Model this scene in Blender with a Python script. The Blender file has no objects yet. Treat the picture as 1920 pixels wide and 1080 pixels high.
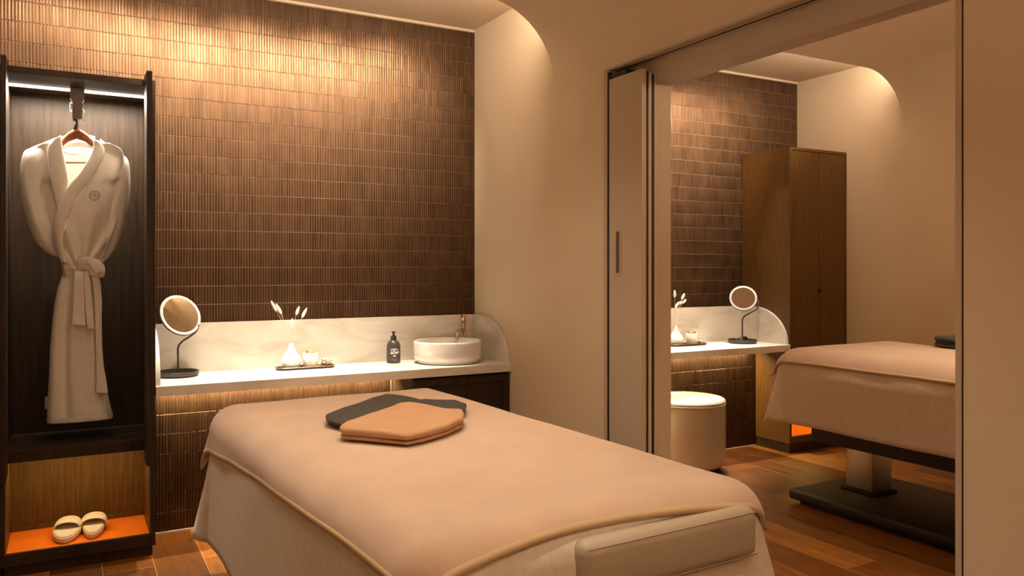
import bpy, bmesh, math, random
from mathutils import Vector, Matrix, noise
random.seed(7)
PI = math.pi
scn = bpy.context.scene
COL = scn.collection

# ------------------------------------------------------------ camera, world, exposure
CAM_Z, CAM_D, YAW, F, CY = 1.362, 4.6, math.radians(29.0), 1494.0, 502.5
cam = bpy.data.cameras.new('camera'); cam_o = bpy.data.objects.new('camera', cam); COL.objects.link(cam_o)
cam.sensor_width = 36; cam.lens = F/1920*36; cam.shift_y = (CY-540)/1920; cam.clip_start = 0.02
cam_o.location = (0, -CAM_D, CAM_Z); cam_o.rotation_euler = (PI/2, 0, -YAW)
scn.camera = cam_o
w = bpy.data.worlds.new('world'); scn.world = w; w.use_nodes = True
w.node_tree.nodes['Background'].inputs[0].default_value = (1, .72, .45, 1)
w.node_tree.nodes['Background'].inputs[1].default_value = 0.02
scn.view_settings.view_transform = 'Standard'; scn.view_settings.look = 'None'
scn.view_settings.exposure = 0.95; scn.view_settings.gamma = 1; scn.view_settings.use_curve_mapping = False

WARM = (1.0, .795, .58)
def spot(loc, power, size=60, blend=.6, rad=.03, aim=None, col=WARM):
    l = bpy.data.lights.new('downlight_lamp', 'SPOT'); l.energy = power; l.color = col
    l.spot_size = math.radians(size); l.spot_blend = blend; l.shadow_soft_size = rad
    o = bpy.data.objects.new('downlight_lamp', l); COL.objects.link(o); o.location = loc
    if aim is not None:
        o.rotation_euler = (Vector(aim)-Vector(loc)).to_track_quat('-Z', 'Y').to_euler()
    return o
def area(loc, sx, sy, power, rot, col=WARM, spread=180):
    l = bpy.data.lights.new('strip_or_fill_lamp', 'AREA'); l.shape = 'RECTANGLE'; l.size = sx; l.size_y = sy
    l.energy = power; l.color = col; l.spread = math.radians(spread)
    o = bpy.data.objects.new('strip_or_fill_lamp', l); COL.objects.link(o); o.location = loc; o.rotation_euler = rot
    return o

# world layout (metres): tile wall at y=0, room one x -0.30..2.275, room two x 2.45..5.234
XL, XR, XM, X2 = -0.30, 2.275, 2.45, 5.234
YB = -6.2
ALC_Z, TOP_Z, ARC_Y, ARC_R = 2.89, 2.75, -0.965, 0.42

# wall-washing lamps in the alcove ceilings aimed at the tiles, then downlights over the counters
for x, p in ((-.12, 14), (.15, 14)):
    spot((x, -.46, 2.86), p*1.4, 84, .8, .02, (x, 0, 2.25))
for x, p in ((.45, 40), (.87, 40), (1.29, 40), (1.69, 32)):
    spot((x, -.84, 2.85), p*1.7, 66, .85, .02, (x, 0, 2.20))
for x, p in ((2.95, 40), (3.36, 50), (3.77, 52), (4.18, 42), (4.55, 16)):
    spot((x, -.84, 2.85), p*1.7, 66, .85, .02, (x, 0, 2.20))
for x, p in ((.66, 230), (1.12, 380), (1.58, 200), (3.35, 340), (3.95, 220), (4.40, 110)):
    spot((x, -.40, 2.865), p, 30, .9, .015, (x, -.39, 0), (1, .88, .72))
# cove strips hidden behind the end of the curved ceilings
area((.99, -.945, 2.815), 2.5, .03, 9, (math.radians(90), 0, 0))
area((3.84, -.945, 2.815), 2.7, .03, 9, (math.radians(90), 0, 0))
# under-counter strips
area((1.0, -.185, .748), 1.25, .012, 13, (math.radians(22), 0, 0), (1, .74, .40))
area((3.5, -.185, .748), 2.0, .012, 18, (math.radians(22), 0, 0), (1, .74, .40))
# room downlights over the beds
for x, y, p in ((.75, -1.6, 29), (1.35, -1.6, 32), (.75, -2.7, 26), (1.35, -2.7, 26), (1.0, -4.3, 30)):
    spot((x, y, 2.73), p, 100, 1, .04, (x, y, 0))
for x, y, p in ((3.7, -2.4, 40), (4.4, -2.4, 40), (3.9, -3.6, 30)):
    spot((x, y, 2.73), p, 80, 1, .04, (x, y, 0))

# added fill lamps by the unseen rear wall, brightening the curved ceilings
area((.99, -6.05, 2.26), 2.3, .08, 26, (math.radians(150), 0, 0))
area((3.84, -6.05, 2.26), 2.6, .08, 60, (math.radians(150), 0, 0))

# ------------------------------------------------------------ helpers
def nd(nt, typ, **kw):
    n = nt.nodes.new(typ)
    for k, v in kw.items():
        if k in n.inputs.keys() if isinstance(k, str) else False: n.inputs[k].default_value = v
        else: setattr(n, k, v)
    return n
def mat(name, color, rough=.6, metal=0.0, spec=.5, coat=0, sheen=0, emit=None, estr=0):
    m = bpy.data.materials.new(name); m.use_nodes = True
    b = m.node_tree.nodes['Principled BSDF']
    b.inputs['Base Color'].default_value = (*color, 1); b.inputs['Roughness'].default_value = rough
    b.inputs['Metallic'].default_value = metal; b.inputs['Specular IOR Level'].default_value = spec
    b.inputs['Coat Weight'].default_value = coat; b.inputs['Sheen Weight'].default_value = sheen
    if emit: b.inputs['Emission Color'].default_value = (*emit, 1); b.inputs['Emission Strength'].default_value = estr
    return m
def noisy(name, c1, c2, scale=(1, 1, 1), nscale=5, detail=6, rough=.6, bump=0, bscale=None, bdist=.002, spec=.4, sheen=0, lo=.35, hi=.65, metal=0, dist=0, coat=0):
    m = mat(name, c1, rough, metal, spec, coat, sheen); nt = m.node_tree; b = nt.nodes['Principled BSDF']
    tc = nt.nodes.new('ShaderNodeTexCoord'); mp = nt.nodes.new('ShaderNodeMapping'); mp.inputs['Scale'].default_value = scale
    nt.links.new(tc.outputs['Object'], mp.inputs['Vector'])
    n = nt.nodes.new('ShaderNodeTexNoise'); n.inputs['Scale'].default_value = nscale; n.inputs['Detail'].default_value = detail; n.inputs['Distortion'].default_value = dist
    nt.links.new(mp.outputs[0], n.inputs['Vector'])
    r = nt.nodes.new('ShaderNodeValToRGB'); r.color_ramp.elements[0].position = lo; r.color_ramp.elements[1].position = hi
    r.color_ramp.elements[0].color = (*c1, 1); r.color_ramp.elements[1].color = (*c2, 1)
    nt.links.new(n.outputs['Fac'], r.inputs['Fac']); nt.links.new(r.outputs['Color'], b.inputs['Base Color'])
    if bump:
        src = n
        if bscale:
            src = nt.nodes.new('ShaderNodeTexNoise'); src.inputs['Scale'].default_value = bscale; src.inputs['Detail'].default_value = 4
            nt.links.new(tc.outputs['Object'], src.inputs['Vector'])
        bp = nt.nodes.new('ShaderNodeBump'); bp.inputs['Strength'].default_value = bump; bp.inputs['Distance'].default_value = bdist
        nt.links.new(src.outputs['Fac'], bp.inputs['Height']); nt.links.new(bp.outputs[0], b.inputs['Normal'])
    return m

M = {}
M['plaster'] = noisy('warm_plaster', (.655, .535, .395), (.675, .555, .41), nscale=3, rough=.85, spec=.15)
M['paint'] = noisy('door_paint', (.50, .41, .31), (.52, .425, .325), nscale=3, rough=.6, spec=.25)
M['black'] = mat('black_seal', (.01, .009, .008), .6)
M['grout'] = mat('grout', (.21, .125, .070), .8)
M['walnut'] = noisy('dark_walnut', (.015, .0078, .0040), (.040, .021, .0105), (9, 9, .55), 6, 8, .5, .15, None, .0008, .3, lo=.3, hi=.7, dist=.4)
M['oak'] = noisy('brown_oak', (.070, .030, .0055), (.125, .058, .012), (22, 22, 1.1), 5, 8, .5, .25, None, .0006, .35, lo=.3, hi=.7)
M['stone'] = noisy('veined_stone', (.56, .505, .43), (.70, .65, .575), (1.0, 1.0, 3.2), 2.4, 9, .38, 0, spec=.5, lo=.33, hi=.52, dist=.9)
M['ceramic'] = mat('white_ceramic', (.80, .77, .73), .12, spec=.6, coat=.4)
M['matte_white'] = mat('matte_white_ceramic', (.82, .79, .75), .5)
M['gold'] = mat('brushed_gold', (.68, .51, .32), .26, 1.0)
M['charcoal'] = mat('charcoal_metal', (.055, .047, .041), .42, .2)
M['bottle'] = mat('charcoal_bottle', (.060, .047, .040), .38)
M['white_ink'] = mat('white_ink', (.85, .82, .78), .6)
M['mirror'] = mat('mirror_glass', (.80, .76, .70), .03, 1.0)
M['mirror_rim'] = mat('white_light_ring', (.66, .62, .62), .5)
M['towel'] = noisy('terry_towel', (.68, .605, .53), (.74, .665, .585), nscale=40, rough=.95, bump=.5, bscale=800, bdist=.002, spec=.1, sheen=.3)
M['robe'] = noisy('robe_terry', (.80, .75, .68), (.85, .80, .73), nscale=30, rough=.95, bump=.5, bscale=900, bdist=.0022, spec=.1, sheen=.25)
M['blanket'] = noisy('fleece_blanket', (.55, .385, .28), (.60, .425, .31), (1, 1, 1), 7, 6, .9, .4, 600, .0018, .1, sheen=.4)
M['binding'] = noisy('blanket_binding', (.50, .345, .20), (.54, .375, .22), nscale=8, rough=.7, spec=.2)
M['vinyl'] = noisy('taupe_vinyl', (.42, .345, .265), (.45, .37, .285), nscale=6, rough=.5, spec=.35, bump=.1, bscale=500, bdist=.0005)
M['stool'] = noisy('cream_leather', (.56, .485, .375), (.60, .52, .40), nscale=6, rough=.42, spec=.4, bump=.12, bscale=300, bdist=.0005)
M['steel'] = noisy('brushed_steel', (.50, .46, .42), (.56, .52, .47), (60, 60, 1), 4, 3, .34, metal=.9)
M['base_metal'] = mat('black_powder_coat', (.012, .0105, .0095), .5)
M['orange'] = noisy('orange_leather', (.80, .165, .008), (.86, .19, .012), nscale=60, rough=.55, spec=.3)
M['slipper'] = noisy('slipper_cotton', (.68, .57, .47), (.74, .63, .53), nscale=60, rough=.9, bump=.2, bscale=500, bdist=.001)
M['shirt'] = noisy('charcoal_cotton', (.062, .054, .046), (.078, .068, .058), nscale=30, rough=.85, spec=.15, bump=.12, bscale=700, bdist=.0006)
M['tan'] = noisy('tan_cotton', (.47, .27, .15), (.50, .295, .165), nscale=14, rough=.85, spec=.15, bump=.12, bscale=700, bdist=.0006)
M['hanger'] = noisy('red_brown_wood', (.17, .045, .013), (.24, .07, .02), (3, 20, 20), 5, 6, .28, coat=.5, spec=.5)
M['chrome'] = mat('satin_chrome', (.62, .58, .54), .22, 1.0)
M['taupe_metal'] = mat('taupe_metal', (.20, .165, .135), .4, .4)
M['led'] = mat('led_strip', (1, 1, 1), .5, emit=(1, .93, .80), estr=1.3)
M['lamp'] = mat('lamp_lens', (1, 1, 1), .5, emit=(1, .75, .48), estr=8)
M['wax'] = mat('candle_wax', (.80, .72, .60), .5)
M['stem'] = mat('dried_stem', (.66, .54, .36), .7)
M['fluff'] = mat('bunny_tail', (.88, .82, .72), .95)
M['petal_o'] = mat('orange_petal', (.75, .24, .03), .7)
M['petal_y'] = mat('amber_petal', (.75, .36, .04), .7)
M['leaf'] = mat('green_leaf', (.06, .13, .03), .6)
M['dry_brown'] = mat('dried_brown', (.28, .13, .05), .8)
M['dry_white'] = mat('dried_white', (.80, .70, .58), .8)
M['ink'] = mat('grey_ink', (.32, .27, .22), .7)
M['badge'] = mat('badge_thread', (.09, .10, .09), .7)

def tile_material():
    m = mat('bronze_tile', (.2, .1, .05), .36, .85, .5); nt = m.node_tree; b = nt.nodes['Principled BSDF']
    at = nt.nodes.new('ShaderNodeAttribute'); at.attribute_name = 'tint'
    tc = nt.nodes.new('ShaderNodeTexCoord')
    mp = nt.nodes.new('ShaderNodeMapping'); mp.inputs['Scale'].default_value = (5, 5, 3); nt.links.new(tc.outputs['Object'], mp.inputs[0])
    n = nt.nodes.new('ShaderNodeTexNoise'); n.inputs['Scale'].default_value = 2.2; n.inputs['Detail'].default_value = 5
    nt.links.new(mp.outputs[0], n.inputs['Vector'])
    add = nt.nodes.new('ShaderNodeMath'); add.operation = 'MULTIPLY_ADD'; add.inputs[1].default_value = .55
    nt.links.new(at.outputs['Fac'], add.inputs[0])
    ml = nt.nodes.new('ShaderNodeMath'); ml.operation = 'MULTIPLY'; ml.inputs[1].default_value = .45
    nt.links.new(n.outputs['Fac'], ml.inputs[0]); nt.links.new(ml.outputs[0], add.inputs[2])
    r = nt.nodes.new('ShaderNodeValToRGB'); r.color_ramp.elements[0].position = .25; r.color_ramp.elements[1].position = .8
    r.color_ramp.elements[0].color = (.045, .0235, .0120, 1); r.color_ramp.elements[1].color = (.150, .084, .046, 1)
    nt.links.new(add.outputs[0], r.inputs[0]); nt.links.new(r.outputs[0], b.inputs['Base Color'])
    n2 = nt.nodes.new('ShaderNodeTexNoise'); n2.inputs['Scale'].default_value = 9; n2.inputs['Detail'].default_value = 3
    nt.links.new(tc.outputs['Object'], n2.inputs['Vector'])
    mr = nt.nodes.new('ShaderNodeMapRange'); mr.inputs['To Min'].default_value = .35; mr.inputs['To Max'].default_value = .44
    nt.links.new(n2.outputs['Fac'], mr.inputs[0]); nt.links.new(mr.outputs[0], b.inputs['Roughness'])
    return m
M['tile'] = tile_material()

def floor_material():
    m = mat('oak_planks', (.3, .14, .05), .38, 0, .5); nt = m.node_tree; b = nt.nodes['Principled BSDF']
    tc = nt.nodes.new('ShaderNodeTexCoord')
    mp = nt.nodes.new('ShaderNodeMapping'); mp.inputs['Rotation'].default_value = (0, 0, PI/2); mp.inputs['Location'].default_value = (.35, -.127, 0)
    nt.links.new(tc.outputs['Object'], mp.inputs[0])
    br = nt.nodes.new('ShaderNodeTexBrick'); br.inputs['Scale'].default_value = 1; br.inputs['Brick Width'].default_value = 1.55; br.inputs['Row Height'].default_value = .21
    br.inputs['Mortar Size'].default_value = .0012; br.inputs['Mortar Smooth'].default_value = .3; br.offset = .37; br.offset_frequency = 2
    br.inputs['Color1'].default_value = (0, 0, 0, 1); br.inputs['Color2'].default_value = (1, 1, 1, 1); br.inputs['Mortar'].default_value = (.5, .5, .5, 1)
    nt.links.new(mp.outputs[0], br.inputs['Vector'])
    mp2 = nt.nodes.new('ShaderNodeMapping'); mp2.inputs['Scale'].default_value = (11, 1.3, 1); nt.links.new(tc.outputs['Object'], mp2.inputs[0])
    off = nt.nodes.new('ShaderNodeVectorMath'); off.operation = 'MULTIPLY_ADD'; off.inputs[1].default_value = (7, 13, 0)
    nt.links.new(br.outputs['Color'], off.inputs[0]); nt.links.new(mp2.outputs[0], off.inputs[2])
    n = nt.nodes.new('ShaderNodeTexNoise'); n.inputs['Scale'].default_value = 2.2; n.inputs['Detail'].default_value = 9; n.inputs['Distortion'].default_value = 1.6; n.inputs['Roughness'].default_value = .6
    nt.links.new(off.outputs[0], n.inputs['Vector'])
    fine = nt.nodes.new('ShaderNodeTexNoise'); fine.inputs['Scale'].default_value = 9; fine.inputs['Detail'].default_value = 6
    mp3 = nt.nodes.new('ShaderNodeMapping'); mp3.inputs['Scale'].default_value = (18, 1, 1); nt.links.new(tc.outputs['Object'], mp3.inputs[0]); nt.links.new(mp3.outputs[0], fine.inputs['Vector'])
    a1 = nt.nodes.new('ShaderNodeMath'); a1.operation = 'MULTIPLY'; a1.inputs[1].default_value = .42; nt.links.new(br.outputs['Color'], a1.inputs[0])
    a2 = nt.nodes.new('ShaderNodeMath'); a2.operation = 'MULTIPLY_ADD'; a2.inputs[1].default_value = .55; nt.links.new(n.outputs['Fac'], a2.inputs[0]); nt.links.new(a1.outputs[0], a2.inputs[2])
    a3 = nt.nodes.new('ShaderNodeMath'); a3.operation = 'MULTIPLY_ADD'; a3.inputs[1].default_value = .25; nt.links.new(fine.outputs['Fac'], a3.inputs[0]); nt.links.new(a2.outputs[0], a3.inputs[2])
    r = nt.nodes.new('ShaderNodeValToRGB'); e = r.color_ramp.elements
    e[0].position = .25; e[0].color = (.035, .012, .003, 1); e[1].position = .95; e[1].color = (.40, .15, .025, 1)
    x = e.new(.6); x.color = (.14, .047, .008, 1)
    nt.links.new(a3.outputs[0], r.inputs[0])
    mx = nt.nodes.new('ShaderNodeMix'); mx.data_type = 'RGBA'; mx.inputs['B'].default_value = (.42, .24, .11, 1)
    nt.links.new(br.outputs['Fac'], mx.inputs['Factor']); nt.links.new(r.outputs[0], mx.inputs['A']); nt.links.new(mx.outputs['Result'], b.inputs['Base Color'])
    bp = nt.nodes.new('ShaderNodeBump'); bp.inputs['Strength'].default_value = .25; bp.inputs['Distance'].default_value = .0015
    nt.links.new(a3.outputs[0], bp.inputs['Height']); nt.links.new(bp.outputs[0], b.inputs['Normal'])
    return m
M['floor'] = floor_material(); M['floor'].node_tree.nodes['Principled BSDF'].inputs['Specular IOR Level'].default_value = .3

def setp(o, label=None, cat=None, group=None, kind=None):
    if label: o['label'] = label
    if cat: o['category'] = cat
    if group: o['group'] = group
    if kind: o['kind'] = kind
    return o
def empty(name, loc, label=None, cat=None, group=None, kind=None, rz=0):
    o = bpy.data.objects.new(name, None); COL.objects.link(o); o.location = loc; o.rotation_euler = (0, 0, rz)
    o.empty_display_size = .05
    return setp(o, label, cat, group, kind)

class MB:
    """collects shapes; build() links them as one mesh object (coordinates in the parent's frame)"""
    def __init__(s): s.v = []; s.f = []; s.sm = []
    def add(s, vs, fs, smooth=False):
        k = len(s.v); s.v += [tuple(x) for x in vs]; s.f += [tuple(i+k for i in f) for f in fs]; s.sm += [smooth]*len(fs); return s
    def box(s, x0, x1, y0, y1, z0, z1, bev=0.0):
        if bev <= 0:
            vs = [(x, y, z) for z in (z0, z1) for y in (y0, y1) for x in (x0, x1)]
            return s.add(vs, [(0, 2, 3, 1), (4, 5, 7, 6), (0, 1, 5, 4), (2, 6, 7, 3), (0, 4, 6, 2), (1, 3, 7, 5)])
        bm = bmesh.new(); bmesh.ops.create_cube(bm, size=1)
        for v in bm.verts: v.co = Vector(((x0+x1)/2+v.co.x*(x1-x0), (y0+y1)/2+v.co.y*(y1-y0), (z0+z1)/2+v.co.z*(z1-z0)))
        bmesh.ops.bevel(bm, geom=bm.edges[:], offset=bev, segments=3, profile=.5, affect='EDGES')
        bm.verts.index_update(); s.add([v.co for v in bm.verts], [[v.index for v in f.verts] for f in bm.faces], bev > .004); bm.free(); return s
    def rings(s, rings, cap=(True, True), closed=True, smooth=True):
        n = len(rings[0]); vs = [p for r in rings for p in r]; fs = []
        for i in range(len(rings)-1):
            for j in range(n if closed else n-1):
                a = i*n+j; b = i*n+(j+1) % n; fs.append((a, b, b+n, a+n))
        s.add(vs, fs, smooth)
        k = len(s.v)-len(vs)
        if cap[0]: s.f.append(tuple(k+j for j in range(n))[::-1]); s.sm.append(False)
        if cap[1]: s.f.append(tuple(k+(len(rings)-1)*n+j for j in range(n))); s.sm.append(False)
        return s
    def lathe(s, prof, c=(0, 0, 0), n=40, ax=1.0, ay=1.0, flute=0, nfl=0, cap=(True, True)):
        R = []
        for r, z in prof:
            R.append([(c[0]+(r*(1+flute*math.cos(nfl*t)))*ax*math.cos(t), c[1]+(r*(1+flute*math.cos(nfl*t)))*ay*math.sin(t), c[2]+z) for t in [2*PI*i/n for i in range(n)]])
        return s.rings(R, cap)
    def tube(s, pts, r, n=10, cap=(True, True)):
        pts = [Vector(p) for p in pts]; m = len(pts); rr = r if isinstance(r, (list, tuple)) else [r]*m
        T = [(pts[min(i+1, m-1)]-pts[max(i-1, 0)]).normalized() for i in range(m)]
        up = Vector((0, 0, 1)) if abs(T[0].z) < .9 else Vector((1, 0, 0))
        nrm = T[0].cross(up).normalized(); R = []
        for i in range(m):
            nrm = (nrm-T[i]*nrm.dot(T[i])).normalized(); bn = T[i].cross(nrm)
            R.append([pts[i]+(nrm*math.cos(2*PI*k/n)+bn*math.sin(2*PI*k/n))*rr[i] for k in range(n)])
        return s.rings(R, cap)
    def prism(s, poly, axis, a0, a1, smooth=False):
        def P(u, v, a): return {'x': (a, u, v), 'y': (u, a, v), 'z': (u, v, a)}[axis]
        n = len(poly); vs = [P(u, v, a0) for u, v in poly]+[P(u, v, a1) for u, v in poly]
        fs = [(i, (i+1) % n, n+(i+1) % n, n+i) for i in range(n)]
        s.add(vs, fs, smooth); k = len(s.v)-2*n
        s.f += [tuple(range(k, k+n))[::-1], tuple(range(k+n, k+2*n))]; s.sm += [False, False]; return s
    def xf(s, m):
        s.v = [tuple(m @ Vector(p)) for p in s.v]; return s
    def build(s, name, material, parent=None, label=None, cat=None, group=None, kind=None, mods=None):
        me = bpy.data.meshes.new(name); me.from_pydata(s.v, [], s.f); me.validate()
        bm = bmesh.new(); bm.from_mesh(me); bmesh.ops.recalc_face_normals(bm, faces=bm.faces[:]); bm.to_mesh(me); bm.free()
        if len(me.polygons) == len(s.sm): me.polygons.foreach_set('use_smooth', s.sm)
        me.materials.append(material)
        o = bpy.data.objects.new(name, me); COL.objects.link(o)
        if parent: o.parent = parent
        for t, kw in (mods or []):
            md = o.modifiers.new(t.lower(), t)
            for k, v in kw.items(): setattr(md, k, v)
        return setp(o, label, cat, group, kind)

def box(name, x0, x1, y0, y1, z0, z1, m, parent=None, bev=0, **kw):
    return MB().box(x0, x1, y0, y1, z0, z1, bev).build(name, m, parent, **kw)
def bez(pts, n=8):
    """Catmull-Rom through the points"""
    P = [Vector(p) for p in pts]; P = [P[0]*2-P[1]]+P+[P[-1]*2-P[-2]]; out = []
    for i in range(1, len(P)-2):
        for k in range(n):
            t = k/n; a, b, c, d = P[i-1], P[i], P[i+1], P[i+2]
            out.append(.5*((2*b)+(c-a)*t+(2*a-5*b+4*c-d)*t*t+(3*b-a-3*c+d)*t**3))
    out.append(P[-2]); return out
CS, SN = math.cos(YAW), math.sin(YAW)
def at(px, py, y):
    """point of the place on the plane at depth y that the photograph shows at (px, py)"""
    a = (px-960)/F; b = -(py-CY)/F
    d = Vector((SN+a*CS, CS-a*SN, b)); t = (y+CAM_D)/d.y
    return Vector((0, -CAM_D, CAM_Z))+d*t

def copy_thing(root, loc, label, rz=None):
    r = root.copy(); COL.objects.link(r); r.location = loc; r['label'] = label
    if rz is not None: r.rotation_euler = (0, 0, rz)
    for ch in list(root.children):
        c = ch.copy(); COL.objects.link(c); c.parent = r
        for g in list(ch.children):
            d = g.copy(); COL.objects.link(d); d.parent = c
    return r

# ------------------------------------------------------------ shell
box('floor', XL-.2, X2+.2, YB-.1, .1, -.05, 0, M['floor'], kind='structure')
bw = box('wall_back', XL-.2, X2+.2, .004, .2, 0, 3.0, M['plaster'], kind='structure')
LY = -.146
def tile_mesh(name, x0, x1, zlist, yf, parent):
    """vertical stick tiles: convex glossy sticks standing proud of the grout"""
    pitch, gap = .01475, .0027; vs = []; fs = []; tint = []
    n = int(round((x1-x0)/pitch)); pitch = (x1-x0)/n
    for (z0, z1) in zlist:
        for i in range(n):
            a = x0+i*pitch+gap/2; b = a+pitch-gap
            dy = random.uniform(-.0004, .0004); tl = random.uniform(-.0005, .0005); tp = random.uniform(-.0006, .0006)
            sheet = noise.noise(Vector((math.floor(a/.29)*7.3, math.floor(z0/.31)*5.1, 3)))
            tp += .0011*noise.noise(Vector((a*2.2, z0*2.5, 9)))+.0008*sheet
            k = len(vs); mid = (a+b)/2; e = .0012
            prof = [(a, .004), (a, -.0006), (a+e, -.0020), (mid, -.0026), (b-e, -.0020), (b, -.0006), (b, .004)]
            for zz, tz in ((z0+.0016, -1), (z0+.0032, -1), (z1-.0032, 1), (z1-.0016, 1)):
                inset = .0012 if zz in (z0+.0016, z1-.0016) else 0
                for (x, y) in prof:
                    t = (x-mid)/(b-a)
                    vs.append((x, yf+y+dy+tl*t+tp*tz+(inset if y < 0 else 0), zz))
            m = 7
            for r in range(3):
                for j in range(m-1):
                    fs.append((k+r*m+j, k+r*m+j+1, k+(r+1)*m+j+1, k+(r+1)*m+j))
            fs.append(tuple(k+j for j in range(m))[::-1]); fs.append(tuple(k+3*m+j for j in range(m)))
            c = .35+.3*random.random(); tint += [c]*20
    me = bpy.data.meshes.new(name); me.from_pydata(vs, [], fs)
    at_ = me.attributes.new('tint', 'FLOAT', 'FACE'); at_.data.foreach_set('value', tint)
    me.materials.append(M['tile']); o = bpy.data.objects.new(name, me); COL.objects.link(o); o.parent = parent; return o
RP, R0 = .1006, CAM_Z+.004
up_rows = [(R0+k*RP, min(R0+(k+1)*RP, 2.872)) for k in range(-4, 15) if R0+k*RP < 2.86]
MB().box(XL, XR, .0012, .01, 1.03, 2.874).box(XM, X2, .0012, .01, 1.03, 2.874).build('grout', M['grout'], bw)
tile_mesh('stick_tiles', XL, XR-.002, up_rows, 0, bw)
tile_mesh('stick_tiles', XM, X2-.002, up_rows, 0, bw)
lw = MB().box(.353, 1.66, LY+.0045, 0, 0, .755).box(XM, 4.612, LY+.0045, 0, 0, .755).build('wall_back_lower', M['grout'], kind='structure')
lo_rows = [(.004+k*.1008, min(.004+(k+1)*.1008, .75)) for k in range(8)]
tile_mesh('stick_tiles', .353, 1.645, lo_rows, LY, lw)
tile_mesh('stick_tiles', XM, 4.612, lo_rows, LY, lw)
MB().box(.353, 1.66, LY-.008, LY+.002, 0, .006).box(XM, 4.612, LY-.008, LY+.002, 0, .006).build('baseboard_back', mat('floor_seal', (.55, .50, .44), .6), kind='structure')

box('wall_left', XL-.2, XL, YB, .0, 0, 3.0, M['plaster'], kind='structure')
box('wall_rear', XL-.2, X2+.2, YB-.1, YB, 0, 3.0, M['plaster'], kind='structure')
box('wall_far_right', X2, X2+.2, YB, .0, 0, 3.0, M['plaster'], kind='structure')
DY0, DY1, DZ = -1.416, -3.194, 2.32       # opening in the partition
pt = MB().box(XR, XM, DY0, .0, 0, 3.0).box(XR, XM, YB, DY1, 0, 3.0).box(XR, XM, DY1, DY0, DZ+.03, 3.0)
pt.build('wall_right', M['plaster'], kind='structure')
# head of the opening: stepped soffit with a black track slot
hd = MB().box(XR, XR+.022, DY1, DY0, DZ, DZ+.03).box(XR+.022, XR+.03, DY1, DY0, DZ+.006, DZ+.03).box(XR+.03, XR+.046, DY1, DY0, DZ, DZ+.03)
hd.box(XR+.066, XR+.078, DY1, DY0, DZ, DZ+.03).box(XR+.078, XR+.083, DY1, DY0, DZ+.005, DZ+.03).box(XR+.083, XM, DY1, DY0, 2.212, DZ+.03)
hd.build('trim_1', M['paint'], kind='structure')
box('trim_2', XR+.046, XR+.066, DY1, DY0, DZ+.003, DZ+.029, M['black'], kind='structure')
# right jamb frame
jm = MB().box(XR-.003, XM+.003, DY1, DY1+.009, 0, DZ).box(XR-.003, XR, DY1-.010, DY1, 0, DZ+.0)
jm.build('trim_3', M['paint'], kind='structure')
box('trim_4', XR-.0022, XR+.001, DY1-.0135, DY1-.010, 0, 2.75, M['black'], kind='structure')
box('trim_5', XR, XM, DY0-.026, DY0, 0, DZ, M['paint'], kind='structure')
MB().box(XL, XR, YB, YB+.25, 2.18, 2.21).box(XL, XR, YB+.235, YB+.25, 2.21, 2.25).box(XM, X2, YB, YB+.25, 2.18, 2.21).box(XM, X2, YB+.235, YB+.25, 2.21, 2.25).build('fill_lamp_ledge', M['plaster'], kind='structure')  # unseen ledge, added to carry the rear fill lamps
# folding door stack parked at the left of the opening
dr = empty('door_1', (XR, -1.58, 0), kind='structure')
x0 = XR
def leaf(xa, xb, ya, yb, zt):
    return MB().box(xa-x0, xb-x0, ya+1.58, yb+1.58, .012, zt, .0015).build('door_leaf', M['paint'], dr)
lf = leaf(2.279, 2.305, -1.709, -1.458, 2.272); leaf(2.318, 2.336, -1.709, -1.46, 2.26); leaf(2.352, 2.380, -1.709, -1.46, 2.262)
MB().box(2.3052-x0, 2.3178-x0, -.127, .12, .012, 2.255).box(2.3362-x0, 2.3518-x0, -.127, .12, .012, 2.255).box(.006, .025, .122, .138, .0, 2.31).box(.01, .10, .122, -.0, 2.274, 2.30).build('rubber_seal', M['black'], dr)
MB().box(2.308-x0, 2.314-x0, -.136, -.122, 2.18, 2.262).build('hinge', M['charcoal'], dr)
pull = MB().box(.0005, .004, .026, .083, 1.328, 1.338).box(.0005, .004, .026, .083, 1.535, 1.545).box(.0005, .004, .026, .036, 1.338, 1.535).box(.0005, .004, .064, .083, 1.338, 1.535)
pull.build('flush_pull', M['paint'], dr)
MB().box(.0030, .0039, .036, .064, 1.338, 1.535).build('pull_recess', mat('recess_brown', (.12, .075, .035), .6), dr)
box('trim_6', 2.380, XM, -1.709, DY0-.026, 0, 2.212, M['paint'], kind='structure')

# curved ceilings ending at the alcoves
def vault(name, xa, xb):
    pr = [(xa, 2.95), (xa, TOP_Z-ARC_R)]
    N = 28
    for i in range(1, N+1):
        t = PI/2*i/N; pr.append((xa+ARC_R*(1-math.cos(t)), TOP_Z-ARC_R+ARC_R*math.sin(t)))
    for i in range(N, -1, -1):
        t = PI/2*i/N; pr.append((xb-ARC_R*(1-math.cos(t)), TOP_Z-ARC_R+ARC_R*math.sin(t)))
    pr += [(xb, 2.95)]
    m = MB(); n = len(pr)
    vs = [(u, YB, v) for u, v in pr]+[(u, ARC_Y, v) for u, v in pr]
    m.add(vs, [(i, i+1, n+i+1, n+i) for i in range(1, n-2)], True)
    # end faces, fanned from the top so they stay planar
    top0 = [(u, ARC_Y, 2.95) for u, v in pr]
    m.add([(u, ARC_Y, v) for u, v in pr]+top0, [(i, i+1, n+i+1, n+i) for i in range(n-1) if abs(pr[i][0]-pr[i+1][0]) > 1e-6])
    m.add([(xa, YB, 2.95), (xb, YB, 2.95), (xb, ARC_Y, 2.95), (xa, ARC_Y, 2.95)], [(0, 1, 2, 3)])
    return m.build(name, M['plaster'], kind='structure')
vault('ceiling', XL, XR); vault('ceiling_second_room', XM, X2)
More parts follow.
